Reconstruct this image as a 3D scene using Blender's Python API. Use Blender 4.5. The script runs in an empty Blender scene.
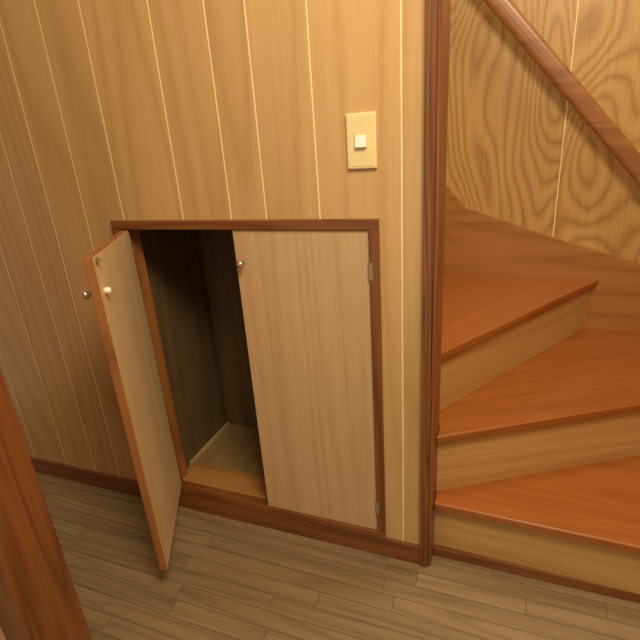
import bpy, bmesh, math, random
from mathutils import Matrix, Vector
random.seed(7)
scene = bpy.context.scene
scene.view_settings.view_transform = 'Standard'

# ------------------------------------------------------------ helpers
def lin(c):
    out = []
    for v in c:
        v /= 255.0
        out.append(v/12.92 if v <= 0.04045 else ((v+0.055)/1.055)**2.4)
    return (out[0], out[1], out[2], 1.0)

def wood(name, dark, light, grain='Z', s1=6.0, rings=7.0, stretch=0.13, fibre=160.0,
         rough=0.5, bump=0.08, tone_var=0.14, ring_w=0.45, coat=0.0, power=0.5, spec=0.5):
    m = bpy.data.materials.new(name); m.use_nodes = True
    nt = m.node_tree; N = nt.nodes; L = nt.links
    b = N['Principled BSDF']
    tc = N.new('ShaderNodeTexCoord')
    at = N.new('ShaderNodeAttribute'); at.attribute_name = 'tone'
    off = N.new('ShaderNodeVectorMath'); off.operation = 'MULTIPLY_ADD'
    L.new(at.outputs['Vector'], off.inputs[0]); off.inputs[1].default_value = (17.3, 5.1, 29.7)
    L.new(tc.outputs['Object'], off.inputs[2])
    def mp(st):
        n = N.new('ShaderNodeMapping')
        sc = [1, 1, 1]; sc['XYZ'.index(grain)] = st
        n.inputs['Scale'].default_value = sc
        L.new(off.outputs[0], n.inputs['Vector']); return n
    m1 = mp(stretch); m2 = mp(0.02)
    n1 = N.new('ShaderNodeTexNoise'); n1.inputs['Scale'].default_value = s1
    n1.inputs['Detail'].default_value = 1.5; n1.inputs['Roughness'].default_value = 0.25
    L.new(m1.outputs[0], n1.inputs['Vector'])
    mu = N.new('ShaderNodeMath'); mu.operation = 'MULTIPLY'; mu.inputs[1].default_value = rings*6.283
    L.new(n1.outputs['Fac'], mu.inputs[0])
    si = N.new('ShaderNodeMath'); si.operation = 'SINE'; L.new(mu.outputs[0], si.inputs[0])
    r = N.new('ShaderNodeMapRange'); r.inputs['From Min'].default_value = -1; r.inputs['From Max'].default_value = 1
    L.new(si.outputs[0], r.inputs['Value'])
    pw = N.new('ShaderNodeMath'); pw.operation = 'POWER'; pw.inputs[1].default_value = power
    L.new(r.outputs[0], pw.inputs[0])
    n2 = N.new('ShaderNodeTexNoise'); n2.inputs['Scale'].default_value = fibre
    n2.inputs['Detail'].default_value = 3.0
    L.new(m2.outputs[0], n2.inputs['Vector'])
    mx = N.new('ShaderNodeMix'); mx.data_type = 'FLOAT'
    mx.inputs[0].default_value = ring_w
    L.new(n2.outputs['Fac'], mx.inputs[2]); L.new(pw.outputs[0], mx.inputs[3])
    cr = N.new('ShaderNodeValToRGB')
    cr.color_ramp.elements[0].position = 0.2; cr.color_ramp.elements[0].color = lin(dark)
    cr.color_ramp.elements[1].position = 0.8; cr.color_ramp.elements[1].color = lin(light)
    L.new(mx.outputs[0], cr.inputs[0])
    ma = N.new('ShaderNodeMath'); ma.operation = 'MULTIPLY_ADD'
    L.new(at.outputs['Fac'], ma.inputs[0]); ma.inputs[1].default_value = tone_var
    ma.inputs[2].default_value = 1 - tone_var/2
    hs = N.new('ShaderNodeHueSaturation'); L.new(cr.outputs[0], hs.inputs['Color'])
    L.new(ma.outputs[0], hs.inputs['Value'])
    L.new(hs.outputs[0], b.inputs['Base Color'])
    b.inputs['Roughness'].default_value = rough
    b.inputs['Specular IOR Level'].default_value = spec
    b.inputs['Coat Weight'].default_value = coat
    b.inputs['Coat Roughness'].default_value = 0.25
    bp = N.new('ShaderNodeBump'); bp.inputs['Strength'].default_value = bump
    bp.inputs['Distance'].default_value = 0.002
    L.new(n2.outputs['Fac'], bp.inputs['Height']); L.new(bp.outputs[0], b.inputs['Normal'])
    return m

def plain(name, col, rough=0.5, metal=0.0, var=0.06, scale=30):
    m = bpy.data.materials.new(name); m.use_nodes = True
    nt = m.node_tree; b = nt.nodes['Principled BSDF']
    n = nt.nodes.new('ShaderNodeTexNoise'); n.inputs['Scale'].default_value = scale
    tc = nt.nodes.new('ShaderNodeTexCoord'); nt.links.new(tc.outputs['Object'], n.inputs['Vector'])
    cr = nt.nodes.new('ShaderNodeValToRGB')
    c = lin(col)
    cr.color_ramp.elements[0].position = 0.3; cr.color_ramp.elements[1].position = 0.7
    cr.color_ramp.elements[0].color = tuple(v*(1-var) for v in c[:3])+(1,)
    cr.color_ramp.elements[1].color = tuple(min(1, v*(1+var)) for v in c[:3])+(1,)
    nt.links.new(n.outputs['Fac'], cr.inputs[0]); nt.links.new(cr.outputs[0], b.inputs['Base Color'])
    b.inputs['Roughness'].default_value = rough; b.inputs['Metallic'].default_value = metal
    return m

class MB:
    def __init__(s): s.v=[]; s.f=[]; s.t=[]; s.m=[]
    def faces(s, vs, fs, tone=0.5, mat=0):
        o=len(s.v); s.v+=list(vs)
        for i,f in enumerate(fs):
            s.f.append([o+k for k in f]); s.t.append(tone)
            s.m.append(mat[i] if isinstance(mat,(list,tuple)) else mat)
    def box(s,x0,x1,y0,y1,z0,z1,tone=0.5,mat=0):
        vs=[(x0,y0,z0),(x1,y0,z0),(x1,y1,z0),(x0,y1,z0),(x0,y0,z1),(x1,y0,z1),(x1,y1,z1),(x0,y1,z1)]
        s.faces(vs,[(0,3,2,1),(4,5,6,7),(0,1,5,4),(1,2,6,5),(2,3,7,6),(3,0,4,7)],tone,mat)
    def prism(s,poly,z0,z1,tone=0.5,mat=0,axis='Z'):
        n=len(poly)
        if axis=='Z': lo=[(p[0],p[1],z0) for p in poly]; hi=[(p[0],p[1],z1) for p in poly]
        else: lo=[(p[0],z0,p[1]) for p in poly]; hi=[(p[0],z1,p[1]) for p in poly]
        fs=[list(range(n))[::-1],[n+i for i in range(n)]]+[(i,(i+1)%n,n+(i+1)%n,n+i) for i in range(n)]
        s.faces(lo+hi,fs,tone,mat)
    def build(s,name,mats,bevel=0,seg=2,parent=None,loc=None,smooth=False):
        me=bpy.data.meshes.new(name); me.from_pydata(s.v,[],s.f); me.update()
        a=me.attributes.new('tone','FLOAT','FACE')
        for i,t in enumerate(s.t): a.data[i].value=t
        for m in mats: me.materials.append(m)
        for i,p in enumerate(me.polygons): p.material_index=s.m[i]; p.use_smooth=smooth
        bm=bmesh.new(); bm.from_mesh(me); bmesh.ops.recalc_face_normals(bm,faces=bm.faces); bm.to_mesh(me); bm.free()
        o=bpy.data.objects.new(name,me); scene.collection.objects.link(o)
        if loc is not None: o.location=loc
        if parent is not None: o.parent=parent
        if bevel:
            md=o.modifiers.new('bevel','BEVEL'); md.width=bevel; md.segments=seg; md.limit_method='ANGLE'
        return o

def empty(name,loc=(0,0,0),parent=None):
    e=bpy.data.objects.new(name,None); e.location=loc; e.empty_display_size=0.1
    scene.collection.objects.link(e)
    if parent: e.parent=parent
    return e

def lathe(name,profile,axis,mats,parent=None,loc=(0,0,0),n=28):
    q=Vector((0,0,1)).rotation_difference(Vector(axis).normalized())
    b=MB(); vs=[]; fs=[]
    for r,h in profile:
        for i in range(n):
            a=2*math.pi*i/n; vs.append(tuple(q@Vector((r*math.cos(a),r*math.sin(a),h))))
    for k in range(len(profile)-1):
        for i in range(n):
            j=(i+1)%n; fs.append((k*n+i,k*n+j,(k+1)*n+j,(k+1)*n+i))
    fs.append(tuple(range(n))[::-1]); fs.append(tuple((len(profile)-1)*n+i for i in range(n)))
    b.faces(vs,fs)
    return b.build(name,mats,parent=parent,loc=loc,smooth=True)

def struct(o,label=None):
    o['kind']='structure'
    if label: o['label']=label
    return o

# ------------------------------------------------------------ materials
M_wall  = wood('wall_panel_wood',(186,143,90),(208,168,114),'Z',s1=4.5,rings=12,stretch=0.07,rough=0.40,tone_var=0.10,ring_w=0.34,bump=0.04,fibre=240,power=.4)
M_groove= plain('groove_strip',(250,226,166),0.5)
M_swall = wood('stairwell_wood',(156,112,56),(200,158,92),'Z',s1=3.8,rings=22,stretch=0.34,rough=0.4,tone_var=0.08,ring_w=0.42,bump=0.04,fibre=240,power=.4)
M_door  = wood('door_plywood',(188,148,106),(208,172,128),'Z',s1=7,rings=10,stretch=0.035,rough=0.5,tone_var=0.06,ring_w=0.26,bump=0.04,fibre=260,power=.4)
M_doorin= wood('door_inside_plywood',(214,182,136),(230,202,158),'Z',s1=6,rings=6,stretch=0.06,rough=0.55,tone_var=0.05,ring_w=0.25,bump=0.04,fibre=200,power=.4)
M_edge  = wood('door_edge_band',(136,84,40),(168,108,56),'Z',s1=14,rings=4,rough=0.45)
M_frame = wood('frame_redwood',(98,54,24),(134,80,40),'Z',s1=16,rings=6,stretch=.05,rough=0.42,coat=0.08)
M_frameX= wood('frame_redwood_horizontal',(104,58,26),(138,82,40),'X',s1=16,rings=6,stretch=.05,rough=0.42,coat=0.08)
M_post  = wood('post_redwood',(88,48,20),(146,88,44),'Z',s1=30,rings=8,stretch=0.035,rough=0.42,coat=0.1)
M_sill  = wood('sill_orange_wood',(154,98,46),(186,128,68),'X',s1=12,rings=4,rough=0.5)
M_tread = wood('tread_orange_lacquer',(140,76,28),(166,96,40),'X',s1=6,rings=12,stretch=0.06,rough=0.36,coat=0.22,ring_w=0.28,fibre=220,power=.4)
M_riser = wood('riser_wood',(176,130,74),(202,158,98),'X',s1=6,rings=9,stretch=0.07,rough=0.45,ring_w=0.3,fibre=220,power=.4)
M_string= wood('stringer_orange',(148,94,42),(174,118,60),'X',s1=6,rings=9,stretch=0.08,rough=0.4,coat=0.12,power=.4)
M_rail  = wood('rail_wood',(136,84,40),(162,106,56),'X',s1=12,rings=5,stretch=.05,rough=0.35,coat=0.2)
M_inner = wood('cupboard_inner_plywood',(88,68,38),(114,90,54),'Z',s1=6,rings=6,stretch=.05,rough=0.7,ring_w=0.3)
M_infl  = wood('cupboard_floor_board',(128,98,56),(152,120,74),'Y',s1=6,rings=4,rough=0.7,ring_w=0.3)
M_strip = plain('pale_strip',(190,156,106),0.6)
M_floor = wood('floor_oak',(118,97,69),(154,129,95),'X',s1=9,rings=10,stretch=0.06,fibre=180,rough=0.34,tone_var=0.18,ring_w=0.33,coat=0.1,power=.4)
M_gap   = plain('floor_gap',(74,56,38),0.7)
M_metal = plain('knob_metal',(200,188,168),0.3,0.9)
M_dmetal= plain('dull_metal',(160,138,108),0.45,0.4)
M_white = plain('white_plastic',(246,240,226),0.4)
M_cream = plain('cream_plastic',(238,214,156),0.4,var=0.02)
M_cream2= plain('cream_plastic_insert',(222,196,140),0.45,var=0.02)

# ------------------------------------------------------------ room shell
XL,XR=-2.4,-0.173
ox0,ox1,oz0,oz1=-1.075,-0.292,0.075,1.045        # hole for the cupboard frame
gro=[XL,-2.19,-2.04,-1.93,-1.78,-1.60,-1.45,-1.33,-1.19,-1.046,-0.838,-0.684,-0.579,-0.4305,-0.2253,XR]
H=2.6
b=MB()
g=0.0019
for i in range(len(gro)-1):
    a,c=gro[i],gro[i+1]; t=random.random()
    x0=a+(g if i else 0); x1=c-(g if i<len(gro)-2 else 0)
    xs=sorted({x0,x1,*[v for v in (ox0,ox1) if x0<v<x1]})
    for p,q in zip(xs[:-1],xs[1:]):
        mid=(p+q)/2
        if ox0<mid<ox1:
            b.box(p,q,0,0.012,0,oz0,t); b.box(p,q,0,0.012,oz1,H,t)
        else: b.box(p,q,0,0.012,0,H,t)
    if i:
        if ox0<a<ox1:
            b.box(a-g,a+g,0.0004,0.012,0,oz0,.5,1); b.box(a-g,a+g,0.0004,0.012,oz1,H,.5,1)
        else: b.box(a-g,a+g,0.0004,0.012,0,H,.5,1)
struct(b.build('wall_front',[M_wall,M_groove]),'wood-panelled hallway wall with narrow pale grooves')

b=MB()
gs=[-1.4,-1.1,-0.82,-0.55,-0.262,0.19,0.56,0.85]
for i in range(len(gs)-1):
    b.box(gs[i]+g,gs[i+1]-g,1.02,1.035,0,3.2,random.random())
    b.box(gs[i+1]-g,gs[i+1]+g,1.0206,1.035,0,3.2,.5,1)
struct(b.build('wall_back',[M_swall,M_groove]),'figured wood panelling behind the stairs')
b=MB()
for i,(p,q) in enumerate([(-2.2,-1.9),(-1.9,-1.6),(-1.6,-1.3),(-1.3,-1.0),(-1.0,-.7),(-.7,-.4),(-.4,-.1),(-.1,.15),(.15,.4),(.4,.7),(.7,1.02)]):
    b.box(0.85,0.865,p+g,q-g,0,3.2,random.random()); b.box(0.8506,0.865,q-g,q+g,0,3.2,.5,1)
struct(b.build('wall_right',[M_swall,M_groove]))

# floor planks
b=MB()
b.box(-2.4,0.85,-2.2,0.06,-0.02,-0.0008,.5,1)
w=0.05; y=0.06; row=0
while y>-2.2:
    x=-2.4+random.uniform(-0.6,0)
    while x<0.85:
        l=random.choice([0.3,0.45,0.6,0.75])
        a=max(x,-2.4); c=min(x+l,0.85)
        if c-a>0.02: b.box(a+.0007,c-.0007,max(y-w,-2.2)+.0008,y-.0008,-0.012,0,random.random())
        x+=l
    y-=w
struct(b.build('floor',[M_floor,M_gap]),'brown wood strip floor')

# baseboards
b=MB(); b.box(-2.4,-0.173,-0.010,0,0,0.07)
struct(b.build('baseboard_front',[M_frameX],bevel=.0015),'red-brown wooden baseboard')
# post at wall end
b=MB()
b.box(-0.173,-0.150,-0.016,0.03,0,H,.2)
b.box(-0.150,-0.141,-0.008,0.125,0,H,.9)
b.box(-0.173,-0.150,0.03,0.125,0,H,.2)
struct(b.build('trim_1',[M_post],bevel=.0015),'tall red-brown wooden corner post beside the stairs')
# jamb near the viewer and its partition
b=MB(); b.box(-0.93,-0.847,-0.72,-0.60,0,H)
struct(b.build('trim_2',[M_frame],bevel=.002),'red-brown wooden door jamb')
b=MB(); b.box(-2.4,-0.93,-0.70,-0.62,0,H)
struct(b.build('wall_left',[M_wall]))

# ------------------------------------------------------------ cupboard
cup=empty('cupboard',(-0.683,0,0.0))
cup['label']='low built-in cupboard in the panelled wall, one door ajar'; cup['category']='cupboard'
def rel(o,par):
    o.parent=par; o.location=Vector(o.location)-Vector(par.location)
fx0,fx1,fz0,fz1=-1.089,-0.280,0.070,1.058; fw=0.025
b=MB()
y0,y1=-0.012,0.045
b.box(fx0,fx1,y0,y1,fz1-fw,fz1,.3,1)
b.box(fx0,fx1,y0,y1,fz0,fz0+fw,.7,1)
b.box(fx0,fx0+fw,y0,y1,fz0+fw,fz1-fw,.4,0)
b.box(fx1-fw,fx1,y0,y1,fz0+fw,fz1-fw,.6,0)
f=b.build('frame',[M_frame,M_frameX],bevel=.0015); rel(f,cup)
f['label']='red-brown wooden cupboard frame'
b=MB(); b.box(-1.064,-0.305,0.024,0.125,0.085,0.098)
o=b.build('sill',[M_sill],bevel=.001); rel(o,cup)
b=MB(); b.box(-1.0645,-1.052,0.022,0.06,0.098,1.033)
o=b.build('inner_jamb',[M_edge],bevel=.001); rel(o,cup)
# interior
b=MB()
D=0.42; t=.01
b.box(-1.10,-1.09,0.045,D,0.06,1.10,.3)
b.box(-1.10,-0.36,D,D+t,0.06,1.10,.6)
b.box(-0.37,-0.36,0.045,D,0.06,0.79,.5)
b.prism([(-1.10,1.06),(-0.55,1.06),(-0.36,0.77),(-0.35,0.79),(-0.54,1.08),(-1.10,1.08)],0.045,D,.4,0,'Y')
b.box(-0.37,-0.29,0.046,0.056,0.06,1.06,.5)
b.box(-0.56,-0.37,0.046,0.056,0.76,1.06,.5)
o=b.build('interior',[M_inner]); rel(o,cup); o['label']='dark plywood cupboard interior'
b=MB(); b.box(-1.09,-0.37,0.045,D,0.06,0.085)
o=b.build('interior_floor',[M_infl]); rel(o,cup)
b=MB(); b.box(-1.09,-1.080,0.125,D-.01,0.085,0.097)
o=b.build('interior_batten',[M_strip]); rel(o,cup)

zb,zt=0.097,1.031; T=0.022; W=0.379
def make_door(name,hinge_x,sign,ang):
    e=empty(name,(0,0,0),cup)
    e.location=Vector((hinge_x,-0.006,0))-Vector(cup.location)
    e.rotation_euler=(0,0,ang)
    b=MB()
    xa,xb=(0.002,W) if sign>0 else (-W,-0.002)
    b.box(xa,xb,0,T,zb,zt,random.random(),[2,2,0,2,1,2])
    p=b.build('panel',[M_door,M_doorin,M_edge],bevel=.0008,parent=e)
    kx=sign*(W-0.022)
    lathe('knob',[(0.0045,0),(0.0045,0.012),(0.009,0.014),(0.0105,0.019),(0.0095,0.024),(0.005,0.027),(0.001,0.028)],(0,-1,0),[M_metal],parent=e,loc=(kx,0,0.942))['label']='small round metal knob'
    return e
dr=make_door('door',-0.304,-1,0.0)
dr['label']='closed pale plywood cupboard door'
dl=make_door('door',-1.060,1,math.radians(-60.7))
dl['label']='pale plywood cupboard door standing open'
for par,sx,zz in ((dr,-0.001,0.93),(dr,-0.001,0.19),(dl,0.001,0.93),(dl,0.001,0.19)):
    h=MB(); s=-1 if sx<0 else 1
    h.box(min(sx,sx-s*.009),max(sx,sx-s*.009),-0.0072,-0.0062,zz-.022,zz+.022)
    n=12; r=.0028
    pr_=[(sx+r*math.cos(2*math.pi*i/n),-0.004+r*math.sin(2*math.pi*i/n)) for i in range(n)]
    h.prism(pr_,zz-.024,zz+.024)
    h.build('hinge',[M_dmetal],parent=par)
b=MB(); b.box(W-.030,W-.008,T,T+.003,zt-.016,zt-.004); b.box(W-.024,W-.014,T+.003,T+.010,zt-.013,zt-.007)
b.build('catch_plate',[M_dmetal],bevel=.0006,parent=dl)
lathe('bumper',[(0.007,0),(0.008,0.003),(0.0075,0.010),(0.005,0.014),(0.001,0.015)],(0,1,0),[M_white],parent=dl,loc=(W-.030,T,0.945))['label']='white plastic bumper'

# ------------------------------------------------------------ light switch
sw=empty('light_switch',(-0.316,0,1.234)); sw['label']='cream rectangular wall switch plate with white rocker'; sw['category']='light switch'
b=MB(); b.box(-.035,.035,-.008,0,-.060,.060)
b.build('plate',[M_cream],bevel=.003,seg=3,parent=sw)
b=MB(); b.box(-.030,.030,-.0088,-.008,-.054,.054)
b.build('insert',[M_cream],bevel=.0004,parent=sw)
b=MB(); b.box(-.015,.015,-.0094,-.0088,-.016,.016)
b.build('switch_surround',[M_cream2],bevel=.0003,parent=sw)
b=MB(); vs=[(-.013,-.0094,-.013),(.013,-.0094,-.013),(.013,-.0094,.013),(-.013,-.0094,.013),(-.013,-.0165,-.013),(.013,-.0165,-.013),(.013,-.0130,.013),(-.013,-.0130,.013)]
b.faces(vs,[(0,1,2,3),(4,5,6,7),(0,1,5,4),(1,2,6,5),(2,3,7,6),(3,0,4,7)])
b.build('rocker',[M_white],bevel=.001,parent=sw)

# ------------------------------------------------------------ staircase
st=empty('staircase',(0.3,0.5,0)); st['label']='orange lacquered wooden winder stairs with pale risers'; st['category']='stairs'
R=0.213; TH=0.026
lines=[((-0.140,0.030),(0.85,0.002)),((-0.140,0.058),(0.85,0.629)),((-0.165,0.138),(0.385,1.018)),((-0.25,0.126),(-0.25,1.018))]
treads=[[(-0.140,0.030),(0.848,0.002),(0.848,0.69),(-0.140,0.118)],
        [(-0.140,0.058),(0.848,0.628),(0.848,1.018),(0.34,1.018),(-0.20,0.22),(-0.20,0.127),(-0.140,0.127)],
        [(-0.165,0.138),(0.385,1.018),(-0.28,1.018),(-0.28,0.127),(-0.172,0.127)],
        [(-0.25,0.127),(-0.25,1.018),(-0.34,1.018),(-0.34,0.127)]]
def addrot_obj(mb,name,mats,ang,bevel):
    q=Matrix.Rotation(-ang,3,'Z')
    mb.v=[tuple(q@(Vector(v)-Vector(st.location))) for v in mb.v]
    o=mb.build(name,mats,bevel=bevel,parent=st,seg=3); o.rotation_euler=(0,0,ang); return o
for i,(poly,(p,q)) in enumerate(zip(treads,lines)):
    z=R*(i+1); ang=math.atan2(q[1]-p[1],q[0]-p[0])
    b=MB(); b.prism(poly,z-TH,z,random.random())
    addrot_obj(b,'tread',[M_tread],ang,0.005)
    d=Vector((q[0]-p[0],q[1]-p[1])).normalized(); n=Vector((-d.y,d.x)); s=0.022
    P=Vector(p)+n*s; Q=Vector(q)+n*s
    if i==3: P,Q=Vector((-0.275,0.127)),Vector((-0.275,1.018)); n=Vector((-1,0))
    if i==2:
        Q=Vector((0.355,1.012)); P=P-d*0.03
    if i==1: P=Vector((-0.140,P.y+(-0.140-P.x)*d.y/d.x))
    P2,Q2=P+n*.015,Q+n*.015
    b=MB(); b.prism([tuple(P),tuple(Q),tuple(Q2),tuple(P2)],R*i,z-TH,random.random())
    addrot_obj(b,'riser',[M_riser],ang,0)
b=MB(); b.box(-0.140,0.848,0.036,0.051,0,0.034)
addrot_obj(b,'base_strip',[M_frameX],0.0,.002)
b=MB(); b.prism([(-0.6,0.60),(-0.25,0.60),(0.3,0.35),(0.84,0.35),(0.84,0.60),(0.2175,0.795),(-0.16,0.934),(-0.25,1.04),(-0.6,1.45)],1.000,1.0195,.5,0,'Y')
addrot_obj(b,'stringer',[M_string],0.0,.002)

# ------------------------------------------------------------ handrail
hr=empty('handrail',(0.03,0.95,1.53)); hr['label']='varnished wooden handrail on the stairwell wall'; hr['category']='handrail'
A=Vector((-0.60,0.95,1.655+0.524*1.146)); B_=Vector((0.66,0.95,1.396-0.51*1.146))
d=(B_-A).normalized(); up=Vector((-d.z,0,d.x)); 
if up.z<0: up=-up
side=Vector((0,1,0)); n=24; vs=[]
for P in (A,B_):
    for i in range(n):
        a=2*math.pi*i/n; ca,sa=math.cos(a),math.sin(a)
        vs.append(tuple(P+up*(0.031*math.copysign(abs(sa)**.6,sa))+side*(0.020*math.copysign(abs(ca)**.6,ca))-hr.location))
fs=[(i,(i+1)%n,n+(i+1)%n,n+i) for i in range(n)]+[tuple(range(n)),tuple(range(n,2*n))]
b=MB(); b.faces(vs,fs); o=b.build('rail',[M_rail],parent=hr,smooth=False)
for k in (0.2,0.95):
    P=A+(B_-A)*k
    b=MB()
    b.box(P.x-.008,P.x+.008,P.y,1.020,P.z-.048,P.z-.034); b.box(P.x-.008,P.x+.008,P.y-.008,P.y+.008,P.z-.048,P.z-.02)
    b.box(P.x-.02,P.x+.02,1.014,1.020,P.z-.07,P.z-.01)
    b.v=[tuple(Vector(v)-hr.location) for v in b.v]
    b.build('bracket',[M_dmetal],bevel=.001,parent=hr)

# ------------------------------------------------------------ lights
def area(loc,tgt,size,en,col):
    l=bpy.data.lights.new('lamp','AREA'); l.size=size; l.energy=en; l.color=col
    o=bpy.data.objects.new('lamp_light',l); scene.collection.objects.link(o); o.location=loc
    o.rotation_euler=(Vector(tgt)-Vector(loc)).to_track_quat('-Z','Y').to_euler()
area((0.30,-1.0,2.4),(-0.5,-0.15,0.7),0.6,34,(1,0.86,0.60))
area((0.35,0.45,3.0),(0.2,0.6,0.5),0.5,16,(1,0.86,0.58))
w=bpy.data.worlds.new('world'); scene.world=w; w.use_nodes=True
w.node_tree.nodes['Background'].inputs[0].default_value=(1,0.85,0.62,1)
w.node_tree.nodes['Background'].inputs[1].default_value=0.56

# ------------------------------------------------------------ camera
cam=bpy.data.cameras.new('camera'); co=bpy.data.objects.new('camera',cam); scene.collection.objects.link(co)
cam.sensor_width=36; cam.lens=27.0; cam.clip_start=0.02
zc=Vector((-0.0656,0.9315,0.3577)).normalized(); xc=Vector((0.936,-0.0668,0.3456))
xc=(xc-zc*xc.dot(zc)).normalized(); yc=zc.cross(xc)
rot=Matrix((xc,yc,zc))
M=rot.to_4x4(); M.translation=Vector((0,-1.13,1.252)); co.matrix_world=M
scene.camera=co
